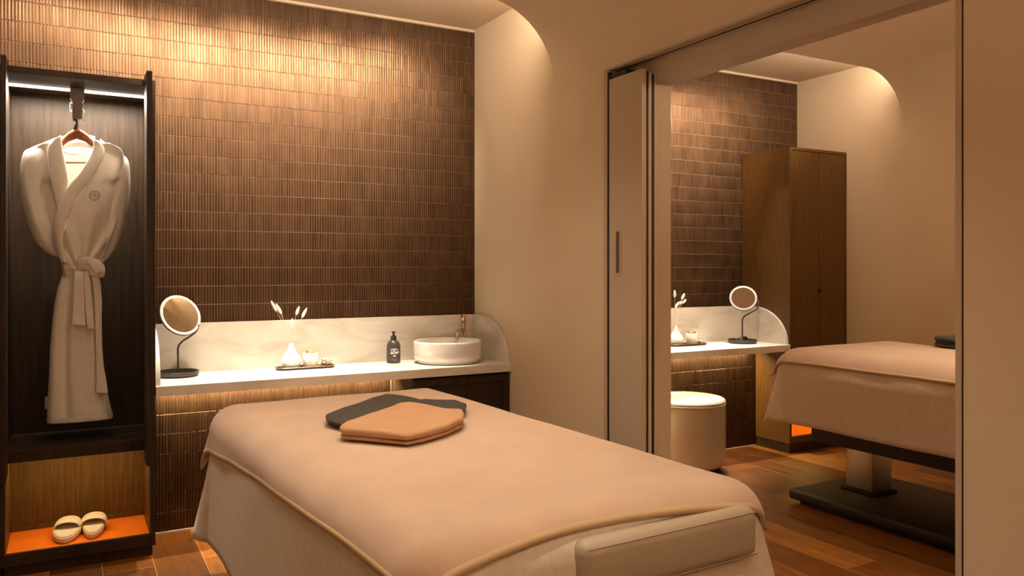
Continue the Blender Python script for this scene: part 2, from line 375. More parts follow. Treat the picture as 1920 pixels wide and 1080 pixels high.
box('ceiling_alcove', XL, XR, ARC_Y, 0.004, ALC_Z, 2.95, M['plaster'], kind='structure')
box('ceiling_alcove_second_room', XM, X2, ARC_Y, 0.004, ALC_Z, 2.95, M['plaster'], kind='structure')
MB().box(XL, XR, -.006, .004, 2.876, ALC_Z).box(XM, X2, -.006, .004, 2.876, ALC_Z).build('trim_7', M['plaster'], kind='structure')

# ------------------------------------------------------------ counters
CZ, CF, CT = .80, -.488, .048
def counter(xa, xb, label, left=True, right=True):
    e = empty('vanity_counter', ((xa+xb)/2, -.25, CZ), label, 'counter'); ox, oy, oz = e.location
    box('countertop', xa-ox, xb-ox, CF-oy, -oy, -CT, 0, M['stone'], e, .0015)
    box('backsplash', xa-ox, xb-ox, -.016-oy, -.0045-oy, 0, 1.066-oz, M['stone'], e, .001)
    def side(x_a, x_b):
        pr = [(-.0165, 0), (-.0165, .266)]
        for i in range(0, 25):
            t = PI/2*(1-i/24); pr.append((-.145-.325*math.cos(t), .266*math.sin(t)))
        MB().prism([(y-oy, z) for y, z in pr], 'x', x_a-ox, x_b-ox).build('side_splash', M['stone'], e)
    if left: side(xa+.001, xa+.022)
    if right: side(xb-.022, xb-.001)
    return e
counter(.354, XR-.001, 'long veined cream stone counter carrying the white basin and soap bottle')
counter(XM+.001, 4.611, 'veined cream stone counter in the far room beside the closed wardrobe')

# cabinet under the basin
cb = empty('vanity_cabinet', (1.965, -.3, 0), 'dark wood framed cabinet under the white basin', 'cabinet')
cx, cyy = 1.965, -.3
MB().box(1.662-cx, 1.680-cx, -.455-cyy, -.006-cyy, .08, .751).box(2.252-cx, 2.270-cx, -.455-cyy, -.006-cyy, .08, .751).box(1.68-cx, 2.252-cx, -.02-cyy, -.006-cyy, .08, .751).box(1.68-cx, 2.252-cx, -.455-cyy, -.02-cyy, .08, .10).box(1.68-cx, 2.252-cx, -.40-cyy, -.02-cyy, 0, .08).box(1.68-cx, 2.252-cx, -.455-cyy, -.44-cyy, .735, .751).build('body', M['walnut'], cb)
df = MB()
for a, b, c, d in ((1.664, 2.268, .70, .738), (1.664, 2.268, .09, .13), (1.664, 1.705, .13, .70), (2.227, 2.268, .13, .70)):
    df.box(a-cx, b-cx, -.474-cyy, -.456-cyy, c, d, .0012)
for a, b, c, d in ((1.705, 2.227, .690, .70), (1.705, 2.227, .13, .14), (1.705, 1.715, .14, .69), (2.217, 2.227, .14, .69)):
    df.box(a-cx, b-cx, -.469-cyy, -.458-cyy, c, d)
do = df.build('door', M['walnut'], cb)
MB().box(1.715-cx, 2.217-cx, -.464-cyy, -.458-cyy, .14, .69).build('door_panel', M['walnut'], do)

# basin and tap
bs = empty('wash_basin', (1.975, -.245, CZ), 'round white ceramic vessel basin standing on the stone counter', 'sink')
R = .204
pf = [(.150, 0), (.178, .001), (.186, .006), (.188, .014), (.196, .022), (.203, .030), (R, .06), (R, .120), (R-.0015, .128), (R-.005, .131), (R-.009, .128), (R-.011, .12), (R-.014, .06), (R-.03, .035), (R-.08, .024), (.02, .020)]
MB().lathe(pf, n=72).build('bowl', M['ceramic'], bs)
MB().lathe([(.0, .0215), (.024, .0215), (.024, .024), (.0, .025)], n=24).build('drain_cover', M['chrome'], bs)
MB().box(.02, .075, R-.0165, R-.0150, .085, .112).xf(Matrix.Rotation(math.radians(-30), 4, 'Z')).build('logo_sticker', mat('sticker_grey', (.60, .56, .52), .5), bs)
tp = empty('basin_tap', (2.165, -.066, CZ), 'brushed gold basin tap rising behind the white basin', 'tap')
MB().lathe([(.020, 0), (.020, .006), (.0135, .008), (.0135, .228)], n=24).build('column', M['gold'], tp)
sp = bez([(0, 0, .172), (-.03, -.03, .174), (-.062, -.062, .170), (-.082, -.080, .150), (-.088, -.086, .118)], 6)
MB().tube(sp, .0105, 14).build('spout', M['gold'], tp)
MB().lathe([(.0135, .2285), (.015, .230), (.015, .272), (.0135, .274)], n=24).build('handle_cap', M['gold'], tp)
MB().tube([(0, 0, .256), (-.045, -.028, .256)], .0065, 12).build('lever', M['gold'], tp)

# soap bottle
sb = empty('soap_bottle', (1.677, -.125, CZ), 'charcoal pump soap bottle with white lettering left of the basin', 'bottle')
MB().lathe([(.036, 0), (.0395, .003), (.0405, .01), (.0405, .095), (.0395, .108), (.035, .120), (.027, .130), (.019, .136), (.0165, .138)], n=36).build('bottle_body', M['bottle'], sb)
pm = MB().lathe([(.0175, .138), (.0175, .156), (.0165, .160), (.009, .162), (.0065, .163), (.0065, .176), (.010, .177), (.0125, .181), (.011, .185), (.004, .187)], n=24)
pm.tube([(.0, 0, .181), (-.004, -.02, .183), (-.007, -.034, .176)], [.006, .005, .004], 8).build('pump', mat('black_pump', (.018, .015, .013), .35), sb)
def text_mesh(txt, size, parent, origin, rx=None, material=None, shear=0, name='lettering', cyl=None, arc=0, bold=0.0, sx=1.0):
    """letters as a mesh, wrapped on a cylinder of radius cyl about the parent's axis"""
    cu = bpy.data.curves.new(name, 'FONT'); cu.body = txt; cu.size = size; cu.align_x = 'CENTER'; cu.align_y = 'CENTER'; cu.shear = shear; cu.offset = bold; cu.resolution_u = 3
    o = bpy.data.objects.new(name, cu); COL.objects.link(o); bpy.context.view_layer.update()
    dg = bpy.context.evaluated_depsgraph_get(); me = bpy.data.meshes.new_from_object(o.evaluated_get(dg)); COL.objects.unlink(o); bpy.data.objects.remove(o)
    bm = bmesh.new(); bm.from_mesh(me); bmesh.ops.subdivide_edges(bm, edges=[e for e in bm.edges if e.calc_length() > .006], cuts=2)
    for v in bm.verts:
        x, y = v.co.x*sx, v.co.y+arc*(v.co.x*sx)**2
        if cyl:
            r, a0, z = cyl; a = a0+x/r; v.co = Vector((r*math.sin(a), -r*math.cos(a), z+y))
        else: v.co = origin(x, y)
    bm.to_mesh(me); bm.free(); me.name = name; me.materials.clear(); me.materials.append(material or M['white_ink'])
    q = bpy.data.objects.new(name, me); COL.objects.link(q); q.parent = parent; return q
TA = math.radians(-12)
text_mesh('ORIGINAL', .0105, sb, None, cyl=(.0409, TA, .084), arc=-9, bold=.0004)
text_mesh('AND', .0075, sb, None, cyl=(.0409, TA, .0755), bold=.0003)
text_mesh('SOAP', .021, sb, None, cyl=(.0409, TA, .0625), shear=.3, bold=.0009)
text_mesh('\u2022\u2022\u2022', .016, sb, None, cyl=(.0409, TA, .044), bold=.0016)
for k, zz in enumerate((.026, .0205, .015)):
    MB().add([(.0409*math.sin(TA+a), -.0409*math.cos(TA+a), z) for z in (zz-.0008, zz+.0008) for a in [(-.42+.12*k)+i*(.84-.18*k)/8 for i in range(9)]], [(i, i+1, 10+i, 9+i) for i in range(8)]).build('fine_print', M['ink'], sb)

# ------------------------------------------------------------ vanity mirrors
def vanity_mirror(base, disc, disc_r, nrm, arm, label, pts):
    """base = foot position, disc = centre of the glass, nrm = direction it faces"""
    e = empty('vanity_mirror', base, label, 'mirror'); B = Vector(base)
    MB().lathe([(.090, 0), (.098, .003), (.1045, .012), (.106, .026), (.1045, .028), (.102, .026), (.098, .012), (.085, .008), (.02, .010), (.006, .016)], n=48).build('dish_base', M['charcoal'], e)
    MB().tube([Vector(p)-B for p in pts], .0052, 12).build('stem', M['charcoal'], e)
    n = Vector(nrm).normalized(); q = n.to_track_quat('Z', 'Y').to_matrix().to_4x4(); T = Matrix.Translation(Vector(disc)-B) @ q
    r = disc_r
    MB().lathe([(.0, -.010), (r-.006, -.010), (r-.001, -.007), (r, -.001), (r-.001, .0005), (0, .0005)], n=56).xf(T).build('backing', M['charcoal'], e)
    MB().lathe([(r-.017, .0008), (r-.003, .0008), (r-.002, .003), (r-.004, .0042), (r-.0165, .0042)], n=56, cap=(False, False)).xf(T).build('light_ring', M['mirror_rim'], e)
    MB().prism([((r-.0168)*math.cos(2*PI*i/56), (r-.0168)*math.sin(2*PI*i/56)) for i in range(56)], 'z', .001, .0034).xf(T).build('glass', M['mirror'], e)
    return e
RV = Vector((CS, -SN, 0))
def facing(c, tilt, ux, uz):
    tc = (Vector((0, -CAM_D, CAM_Z))-Vector(c)).normalized(); right = tc.cross(Vector((0, 0, 1))).normalized()*-1
    if right.dot(RV) < 0: right = -right
    up = right.cross(tc); up = up if up.z > 0 else -up
    return tc*math.cos(tilt)+(right*ux+up*uz)*math.sin(tilt)
by = -.135
dc = at(338.5, 591, by-.01)
vanity_mirror((.487, by, CZ), dc, .113, facing(dc, math.radians(37), .79, .61), None, 'charcoal framed round vanity mirror beside the open wardrobe',
    bez([at(334, 697, by), at(334, 672, by), at(334, 652, by), at(341, 641, by), at(356, 631, by), at(368, 621, by), at(371.5, 611, by), at(371.5, 602, by+.03), at(362, 596, by+.03)], 6))
by = -.215
dc = at(1393.5, 559, by-.01)
q0 = at(1392, 634, by)
vanity_mirror((q0.x, by, CZ), dc, .102, facing(dc, math.radians(25), .1, .99), None, 'round vanity mirror with bent black stem in the far room',
    bez([Vector((q0.x, by, CZ+.012)), at(1392, 612, by), at(1392, 600, by), at(1396, 593, by), at(1408, 586, by), at(1418, 580, by), at(1422, 571, by), at(1421, 562, by+.02), at(1417, 560, by+.02)], 6))
# two small round dark bits lying in the far mirror's dish
for k, dx in enumerate((-.045, .035)):
    o = MB().lathe([(0, 0), (.022, 0), (.026, .01), (.022, .024), (.010, .034), (0, .036)], n=20).build('hair_tie', M['black'], None,
        ('left' if k == 0 else 'right')+' coiled black hair tie in the far mirror\'s dish', 'hair tie', 'hair ties in the far mirror dish')
    o.location = (q0.x+dx, by-.03+.04*k, CZ+.0125)

# ------------------------------------------------------------ tray, vase, candle, dried flowers
def tray(c, L, W, label):
    e = empty('oval_tray', c, label, 'tray')
    def cap(l, w, z, n=14):
        pts = []
        for sx, a0 in ((1, -PI/2), (-1, PI/2)):
            for i in range(n+1):
                t = a0+PI*i/n; pts.append((sx*(l/2-w/2)+w/2*math.cos(t), w/2*math.sin(t), z))
        return pts
    MB().rings([cap(L-.03, W-.03, 0), cap(L-.012, W-.012, .004), cap(L, W, .012), cap(L-.004, W-.004, .0135), cap(L-.012, W-.012, .007), cap(L-.02, W-.02, .0055)]).build('tray_body', M['charcoal'], e)
    MB().rings([cap(L+.001, W+.001, .0118), cap(L+.001, W+.001, .0145), cap(L-.0045, W-.0045, .0145), cap(L-.0045, W-.0045, .0132)], cap=(False, False)).build('gold_rim', M['gold'], e)
    return e
TZ = CZ+.0056
def vase(loc, label):
    pf = [(.020, 0), (.030, .001), (.041, .009), (.0505, .028), (.052, .042), (.047, .058), (.035, .078), (.022, .098), (.0135, .116), (.0115, .132), (.0120, .136), (.0100, .136), (.0095, .120)]
    m = MB(); n = 144; R = []
    for r, z in pf:
        k = max(0, min(1, (.085-z)/.05))*.022
        R.append([((r*(1+k*abs(math.sin(18*t))))*math.cos(t), (r*(1+k*abs(math.sin(18*t))))*math.sin(t), z) for t in [2*PI*i/n for i in range(n)]])
    m.rings(R); o = m.build('bud_vase', M['matte_white'], None, label, 'vase'); o.location = loc; return o
def grass(base, tip, head_dir, label, group, hl=.034, hr=.009):
    """one dried bunny-tail: thin stem and fluffy head"""
    B = Vector(base); Tp = Vector(tip); e = empty('dried_grass_stem', base, label, 'dried flower', group)
    mid = (B+Tp)/2+Vector((random.uniform(-.004, .004), 0, .006))
    MB().tube([p-B for p in bez([B, mid, Tp], 6)], .0011, 6).build('stem', M['stem'], e)
    d = Vector(head_dir).normalized(); m = MB(); q = d.to_track_quat('Z', 'Y').to_matrix().to_4x4(); T = Matrix.Translation(Tp-B) @ q
    m.lathe([(.001, 0), (hr*.7, hl*.12), (hr, hl*.35), (hr*.85, hl*.65), (hr*.45, hl*.9), (.001, hl)], n=14)
    for i in range(90):
        t = random.random(); a = random.uniform(0, 2*PI); r = hr*math.sin(PI*min(.95, t*.85+.12))
        p = Vector((r*math.cos(a), r*math.sin(a), hl*t)); q2 = p+Vector((math.cos(a)*.0045, math.sin(a)*.0045, .006))
        s = Vector((-math.sin(a), math.cos(a), 0))*.0005
        m.add([p-s, p+s, q2], [(0, 1, 2)])
    m.xf(T).build('fluffy_head', M['fluff'], e); return e
def candle(loc, label, flip=1):
    e = empty('scented_candle', loc, label, 'candle')
    MB().lathe([(.036, 0), (.0385, .002), (.041, .079), (.0395, .080), (.0385, .068), (.0, .067)], n=40).build('cup', M['wax'], e)
    for k, (zz, w_) in enumerate(((.056, .010), (.048, .022), (.044, .026), (.036, .022), (.032, .018), (.028, .014))):
        r = .0388+.003*zz/.08; a = [TA-w_/r/2+i*w_/r/8 for i in range(9)]
        if k in (1,): continue
        MB().add([(r*math.sin(x), -r*math.cos(x), z) for z in (zz-.0007, zz+.0007) for x in a], [(i, i+1, 10+i, 9+i) for i in range(8)]).build('label_print', M['ink'], e)
    for (dx, dy, kind) in ((-.020, -.012, 0), (.006, -.02, 1), (.022, -.008, 1), (-.004, .012, 0), (-.026, .01, 2), (.002, -.004, 3), (.02, .014, 2)):
        m = MB(); c = Vector((dx*flip, dy, .079))
        if kind == 2 or kind == 0:
            for i in range(3):
                a = random.uniform(0, 2*PI); d = Vector((math.cos(a)*.014, math.sin(a)*.010, .016)); s = Vector((-math.sin(a), math.cos(a), 0))*.0045
                m.add([c, c+d*.5+s, c+d, c+d*.5-s+Vector((0, 0, .001))], [(0, 1, 2, 3)])
            m.build('leaf', M['leaf'], e)
        if kind in (0, 1, 3):
            m = MB()
            for i in range(9):
                a = 2*PI*i/9; rr = .008 if i % 2 else .0055; p = c+Vector((math.cos(a)*rr*.7, math.sin(a)*rr*.7, .002+.004*(i % 3)))
                m.lathe([(0, -.003), (.0035, -.001), (.004, .002), (0, .0045)], tuple(p), 8)
            m.build('flower', {0: M['petal_o'], 1: M['petal_y'], 3: M['wax']}[kind], e)
    return e
def bunch(loc, r, label):
    e = empty('dried_flower_bunch', loc, label, 'dried flower')
    m = MB(); m2 = MB()
    for i in range(120):
        a = random.uniform(0, 2*PI); b = random.uniform(-.1, PI/2); rr = r*random.uniform(.75, 1)
        p = Vector((rr*1.15*math.cos(a)*math.cos(b), rr*.9*math.sin(a)*math.cos(b), .014+rr*.8*abs(math.sin(b))+.004))
        (m if random.random() < .68 else m2).lathe([(0, -.0035), (.0038, -.001), (.0034, .002), (0, .004)], tuple(p), 7)
    m2.lathe([(0, .002), (r*.8, .006), (r*.9, .018), (r*.4, .034), (0, .038)], n=14)
    m2.tube([(-r*.6, -.005, .012), (-r*1.3, -.01, .008), (-r*1.9, -.012, .009)], [.006, .004, .003], 8)
    m.build('white_florets', M['dry_white'], e); m2.build('brown_stalks', M['dry_brown'], e); return e

tray((1.152, -.135, CZ), .335, .115, 'long oval charcoal tray with gold rim holding the white vase')
vase((1.075, -.128, TZ), 'white ribbed bud vase on the tray in the near room')
nk = Vector((1.075, -.128, TZ+.134)); g = 'dried grass stems in the near white vase'
for (bx, by_), (tx, ty), lab in (((519, 584), (510, 567), 'leftmost fluffy dried grass head in the near vase'), ((528, 589), (519, 572), 'second dried grass head from the left, just right of the leftmost'),
        ((547, 619), (548, 600), 'lowest dried grass head, short stem rising straight from the near vase'), ((555, 591), (560, 577), 'dried grass head second from the right in the near vase'), ((566, 596), (574, 580), 'rightmost slim dried grass head in the near vase')):
    p, q = at(bx, by_, -.128), at(tx, ty, -.128)
    grass(nk+(p-nk)*.02, p, q-p, lab, g, (q-p).length*1.15, .0085)
candle((1.180, -.135, TZ), 'cream candle cup topped with orange flowers on the near tray')
bunch((1.272, -.135, TZ), .034, 'round bunch of tiny dried brown and white flowers on the near tray')
# same set in the far room
tray((3.925, -.15, CZ), .335, .115, 'oval charcoal tray on the far room counter')
vase((3.835, -.13, TZ), 'white ribbed bud vase on the far room counter, partly behind the door frame')
nk = Vector((3.835, -.13, TZ+.134))
for (bx, by_), (tx, ty), lab in (((1265, 558), (1265, 545), 'upright leftmost dried grass head in the far room'), ((1278, 562), (1283, 551), 'topmost right dried grass head in the far room'),
        ((1266, 578), (1272, 567), 'lowest dried grass head in the far room'), ((1274, 571), (1278, 565), 'short dried grass head between its neighbours in the far room'), ((1279, 569), (1286, 562), 'rightmost slanting dried grass head in the far room')):
    p, q = at(bx, by_, -.13), at(tx, ty, -.13)
    grass(nk+(p-nk)*.02, p, q-p, lab, 'dried grass stems in the far white vase', (q-p).length*1.1, .010)
candle((3.965, -.15, TZ), 'cream candle cup with green leaves on the far room tray', -1)
bunch((4.035, -.15, TZ), .014, 'tiny white dried flower beside the candle in the far room')

# ------------------------------------------------------------ wardrobes
def wardrobe_open():
    xa, xb, yf, zt = -.272, .353, -.48, 2.25
    e = empty('open_wardrobe', ((xa+xb)/2, -.24, 0), 'dark walnut open wardrobe holding the hanging bathrobe', 'wardrobe'); ox, oy = (xa+xb)/2, -.24
    def b(m, x0, x1, y0, y1, z0, z1, bev=.001): m.box(x0-ox, x1-ox, y0-oy, y1-oy, z0, z1, bev)
    m = MB()
    b(m, xa, xa+.02, yf, -.006, .05, zt); b(m, xb-.02, xb, yf, -.006, .05, zt); b(m, xa+.02, xb-.02, yf, -.006, zt-.03, zt)
    b(m, xa+.02, xb-.02, -.018, -.006, .05, zt-.03)
    m.build('carcass', M['walnut'], e)
    m = MB(); b(m, xa+.02, xb-.02, -.44, -.018, .497, .548); m.build('shelf', M['walnut'], e)
    m = MB(); b(m, xa+.018, xb-.012, -.46, -.02, 0, .05); m.build('plinth', M['walnut'], e)
    m = MB(); b(m, xa+.02, xb-.02, -.475, -.455, .050, .104); b(m, xa+.02, xb-.02, -.455, -.018, .05, .088); m.build('niche_floor', M['walnut'], e)
    # shoe niche lined with oak
    m = MB(); b(m, xa+.02, xb-.02, -.082, -.018, .088, .497, 0); b(m, xa+.0202, xa+.0225, -.455, -.082, .088, .497, 0); b(m, xb-.0225, xb-.0202, -.455, -.082, .088, .497, 0); m.build('niche_lining', M['oak'], e)
    m = MB(); b(m, xa+.024, xb-.024, -.094, -.0825, .093, .115, 0); m.build('niche_ledge', M['oak'], e)
    m = MB(); b(m, xa+.023, xb-.023, -.454, -.0825, .088, .0925, 0); m.build('orange_mat', M['orange'], e, 'orange leather mat')
    # folded doors parked at both sides
    for x0, x1 in ((.304, .328), (-.258, -.238)):
        m = MB(); b(m, x0, x1, -.62, -.482, .458, 2.262, .0015); m.build('folded_door', M['walnut'], e)
    m = MB(); b(m, xa+.021, xb-.021, -.241, -.229, zt-.0420, zt-.030, 0); m.build('led_strip', M['led'], e, 'glowing white light strip')
    return e
wardrobe_open()
area((.04, -.235, 2.2055), .56, .010, 11, (0, 0, 0), (1, .86, .67))
area((.04, -.30, .492), .54, .02, 1.0, (math.radians(12), 0, 0), (1, .72, .30))
def wardrobe_closed():
    xa, xb, yf, zt = 4.612, 5.233, -.48, 2.252
    e = empty('closed_wardrobe', ((xa+xb)/2, -.24, 0), 'tall brown oak wardrobe with closed double doors in the far room', 'wardrobe'); ox, oy = (xa+xb)/2, -.24
    def b(m, x0, x1, y0, y1, z0, z1, bev=.001): m.box(x0-ox, x1-ox, y0-oy, y1-oy, z0, z1, bev)
    m = MB()
    b(m, xa, xa+.02, yf, -.006, .07, zt); b(m, xb-.02, xb, yf, -.006, .07, zt); b(m, xa+.02, xb-.02, yf, -.006, zt-.022, zt)
    b(m, xa+.02, xb-.02, -.018, -.006, .07, zt-.03); b(m, xa+.02, xb-.02, -.45, -.018, .497, .53)
    m.build('carcass', M['oak'], e)
    m = MB(); b(m, xa+.004, xb-.004, -.474, -.02, 0, .07); m.build('plinth', M['walnut'], e)
    m = MB(); b(m, xa+.02, xb-.02, -.475, -.455, .07, .120); b(m, xa+.02, xb-.02, -.455, -.018, .07, .10); m.build('niche_floor', M['oak'], e)
    m = MB(); b(m, xa+.021, xb-.021, -.454, -.02, .10, .116, 0); m.build('orange_mat', M['orange'], e, 'orange leather mat')
    mid = 4.922
    for k, (x0, x1) in enumerate(((xa+.023, mid-.002), (mid+.002, xb-.023))):
        m = MB(); b(m, x0, x1, yf+.001, yf+.02, .46, zt-.026, .0015); d = m.build('door', M['walnut'] if 0 else M['oak'], e)
        if k == 0:
            m = MB(); m.lathe([(.007, 0), (.007, .014), (.016, .018), (.018, .026), (.014, .031), (0, .032)], n=20)
            m.xf(Matrix.Translation((mid-.012-ox, yf-oy, 1.192)) @ Matrix.Rotation(PI/2, 4, 'X')); m.build('knob', M['walnut'], d)
    return e
wardrobe_closed()
area((4.92, -.30, .49), .54, .02, 1.2, (math.radians(12), 0, 0), (1, .62, .16))

# ------------------------------------------------------------ slippers
def slipper(loc, rz, sgn, label):
    e = empty('slipper', loc, label, 'slipper', 'pair of slippers in the shoe niche', None, rz); e.rotation_euler = (math.radians(5.5), 0, rz)
    L, W = .238, .104
    def wid(u): return W/2*(.74+.30*math.sin(min(1, u*1.1)*PI*.66))
    def outline(s=1.0, z=0.0, n=44):
        P = []
        for i in range(n):
            t = 2*PI*i/n; c, q = math.cos(t), math.sin(t); y = math.copysign(abs(c)**.85, c)*L/2*s
            P.append((math.copysign(abs(q)**.9, q)*wid((y/(L/2)+1)/2)*s+sgn*.006*math.sin(t), y+L/2, z))
        return P
    MB().rings([outline(.95, 0), outline(.99, .003), outline(1, .012), outline(1.0, .022), outline(.985, .026)]).build('sole', M['slipper'], e)
    MB().rings([outline(.93, .0262), outline(.935, .029), outline(.88, .0305)]).build('insole', M['slipper'], e)
    rows = []
    for i in range(12):
        u = i/11; y = .110+u*.092; uu = y/L; wd = wid(uu)*1.05*(1-.10*u**3); h = .034*(1-.35*u*u)
        rows.append([(wd*math.cos(PI*(1-j/18))+.0*sgn, y+.010*math.sin(PI*j/18)*(-1 if u < .5 else 1)*abs(1-2*u), .010+(.018+h)*math.sin(PI*j/18)**.6) for j in range(19)])
    MB().rings(rows, cap=(False, False), closed=False).build('strap', M['slipper'], e, mods=[('SOLIDIFY', dict(thickness=.006, offset=0)), ('SUBSURF', dict(levels=1, render_levels=1))])
    return e
slipper((-.026, -.40, .0935), math.radians(-6), 1, 'left cream slipper on the orange mat')
slipper((.090, -.39, .0935), math.radians(-4), -1, 'right cream slipper on the orange mat')

# ------------------------------------------------------------ hanger and hook
hx, hy = at(145, 200, -.262).x, -.262
hk = empty('hanging_clip', (hx, hy, 2.2), 'taupe metal valet clip under the wardrobe light strip', 'hook')
def P0(px, py, dy=0): return at(px, py, hy+dy)-Vector((hx, hy, 2.2))
m = MB()
for (wt, wb, zt_, zb_) in ((.030, .030, P0(145, 164).z, P0(145, 186).z), (.030, .0215, P0(145, 186).z, P0(145, 193).z), (.0215, .0205, P0(145, 193).z, P0(145, 223).z)):
    m.rings([[(sx*w_, sy*.009, z) for sx, sy in ((-1, -1), (1, -1), (1, 1), (-1, 1))] for w_, z in ((wt, zt_), (wb, zb_))], smooth=False)
m.build('clip_body', M['taupe_metal'], hk)
MB().tube([P0(139, 220, .012), P0(144, 232, .0), P0(141, 246, 0)], [.010, .009, .010], 12).build('latch', M['charcoal'], hk)
MB().tube(bez([P0(139, 196, .02), P0(132, 193, .02), P0(131, 206, .015), P0(134, 209, .01), P0(139, 203, 0)], 5), .0018, 8).build('spring_wire', M['chrome'], hk)
MB().tube(bez([P0(137, 219), P0(136, 225), P0(139, 229), P0(146, 229), P0(149, 222)], 5), .0018, 8).build('latch_ring', M['chrome'], hk)
hg = empty('clothes_hanger', (hx, hy, 2.0), 'red-brown wooden hanger inside the bathrobe', 'hanger')
def P1(px, py, dy=0): return at(px, py, hy+dy)-Vector((hx, hy, 2.0))
wire = [P1(144, 242), P1(144.5, 230), P1(155, 228.5), P1(158, 226), P1(158, 208), P1(155, 204), P1(150, 203), P1(140, 205), P1(136, 214)]
MB().tube(wire, .0016, 8).build('wire_hook', M['chrome'], hg)
# curved wooden arms and bar
m = MB(); Rr = []
arm = [(84, 292), (100, 281), (114, 270), (128, 257), (144, 250), (160, 257), (175, 270), (190, 281), (206, 292)]
for i, (px, py) in enumerate(arm):
    th = 1-abs(i-4)/4; hh = .014+.030*th**.7
    c = P1(px, py, .006*(1-th))
    Rr.append([c+Vector((0, .013*math.cos(a), hh*math.sin(a)*.62)) for a in [2*PI*k/12 for k in range(12)]])
m.rings(Rr).build('shoulder_arms', M['hanger'], hg)
MB().tube([P1(88, 305, .01), P1(200, 305, .01)], .0042, 10).build('bar', M['hanger'], hg)

# ------------------------------------------------------------ bathrobe
RY = -.245
rb = empty('bathrobe', (hx, RY, 1.98), 'white terry bathrobe tied with a belt hanging in the wardrobe', 'bathrobe')
def W_(px, py, dy=0): return at(px, py, RY+dy)-Vector((hx, RY, 1.98))
def lerp_rows(rows, n):
    out = []
    for i in range(len(rows)-1):
        for k in range(n):
            t = k/n; out.append(tuple(a+(b-a)*t for a, b in zip(rows[i], rows[i+1])))
    out.append(rows[-1]); return out
def smooth_rows(rows, n):
    """Catmull-Rom on tuples of any length"""
    P = [tuple(2*a-b for a, b in zip(rows[0], rows[1]))]+list(rows)+[tuple(2*a-b for a, b in zip(rows[-1], rows[-2]))]; out = []
    for i in range(1, len(P)-2):
        for k in range(n):
            t = k/n; out.append(tuple(.5*(2*b+(c-a)*t+(2*a-5*b+4*c-d)*t*t+(3*b-a-3*c+d)*t**3) for a, b, c, d in zip(P[i-1], P[i], P[i+1], P[i+2])))
    out.append(tuple(P[-2])); return out
def loft(rows, n=56, fold=None, cap=(True, True), y0=0.0):
    """rows: (px left, px right, py, half depth); closed elliptical rings, fold(u, v) moves the front"""
    R = []
    N = len(rows)
    for i, (l, r, py, hd) in enumerate(rows):
        A, B = W_(l, py, y0), W_(r, py, y0); c = (A+B)/2; hw = (B.x-A.x)/2; ring = []
        for k in range(n):
            a = 2*PI*k/n; x = math.cos(a); y = -math.sin(a); sq = math.copysign(abs(y)**.8, y)
            p = Vector((c.x+hw*x, c.y+hd*sq, c.z))
            if fold: f = fold((x+1)/2, i/(N-1), py); p.y -= f*(1 if y < 0 else -.3)*min(1, abs(y)*1.6)
            ring.append(p)
        R.append(ring)
    return MB().rings(R, cap)
def foldf(seed, amp, freq):
    def f(u, v, py):
        return amp*(math.sin(u*freq*PI*2+seed+v*1.3)*.6+noise.noise(Vector((u*freq, v*1.6, seed)))*.9)
    return f
# skirt
sk = smooth_rows([(118, 184, 512, .030), (110, 189, 534, .040), (103, 190.5, 562, .048), (97.5, 191, 605, .052), (93.5, 192.5, 655, .054), (91.5, 196, 700, .056), (89.5, 203, 745, .058), (88, 210.5, 779, .060), (88.3, 211.5, 783, .061)], 6)
def skf(u, v, py):
    a = .010*math.exp(-((u-.30)/.05)**2)*min(1, v*3)*-1.3+.008*math.sin(u*17+.7)*(1-v*.55)+.006*noise.noise(Vector((u*5, v*3, 2)))
    return a
loft(sk, 72, skf).build('skirt', M['robe'], rb)
hem = [(88, 212, 778, .0625), (87.5, 212, 786, .063), (88.5, 211, 788, .060)]
loft(hem, 72, lambda u, v, py: .004*math.sin(u*17+.7)*.45-.0, cap=(False, True)).build('hem_band', M['robe'], rb)
MB().rings([[W_(84, 745, .05), W_(90, 742, .045), W_(90, 766, .045), W_(84, 768, .05)], [W_(84, 745, .06), W_(90, 742, .06), W_(90, 766, .06), W_(84, 768, .06)]], smooth=False).build('back_panel', M['robe'], rb)
# torso back (seen through the neck opening)
MB().rings([[W_(px, py, .045+.012*math.cos((px-145)/40)) for px in [xa+(xb-xa)*k/14 for k in range(15)]] for xa, xb, py in ((116, 176, 259), (108, 184, 275), (98, 200, 300), (96, 204, 340), (100, 200, 380), (108, 192, 420), (120, 182, 460), (124, 178, 495))], cap=(False, False), closed=False).build('back', M['robe'], rb, mods=[('SOLIDIFY', dict(thickness=.006))])
# front panels: grids between boundary curves (left px, right px) per row
def panel(rows, dfun, nx=26, name='front_panel', th=.008, mt=None):
    g = []
    for i, (l, r, py) in enumerate(rows):
        v = i/(len(rows)-1); g.append([W_(l+(r-l)*j/nx, py, dfun(j/nx, v, l+(r-l)*j/nx, py)) for j in range(nx+1)])
    return MB().rings(g, cap=(False, False), closed=False).build(name, mt or M['robe'], rb, mods=[('SOLIDIFY', dict(thickness=th, offset=0))])
def body_y(px, py):
    """front surface depth of the torso: a rounded chest narrowing to the waist"""
    t = (py-255)/245; c = 145+(151-145)*t; hw = 92*(1-t)+36*t if t > .35 else 92
    u = max(-1, min(1, (px-c)/max(20, hw)))
    return -(.052+.012*math.sin(PI*min(1, max(0, t))))*math.sqrt(max(0, 1-u*u*.92))+.010
def wr(px, py, s, a=.007):
    """diagonal drape folds running from the shoulder to the waist"""
    d = (px-151)/(1.0+.0*py); k = (px-151)/max(8, (520-py))
    return a*math.sin(k*13+s)+a*.8*noise.noise(Vector((k*6, py*.008, s)))
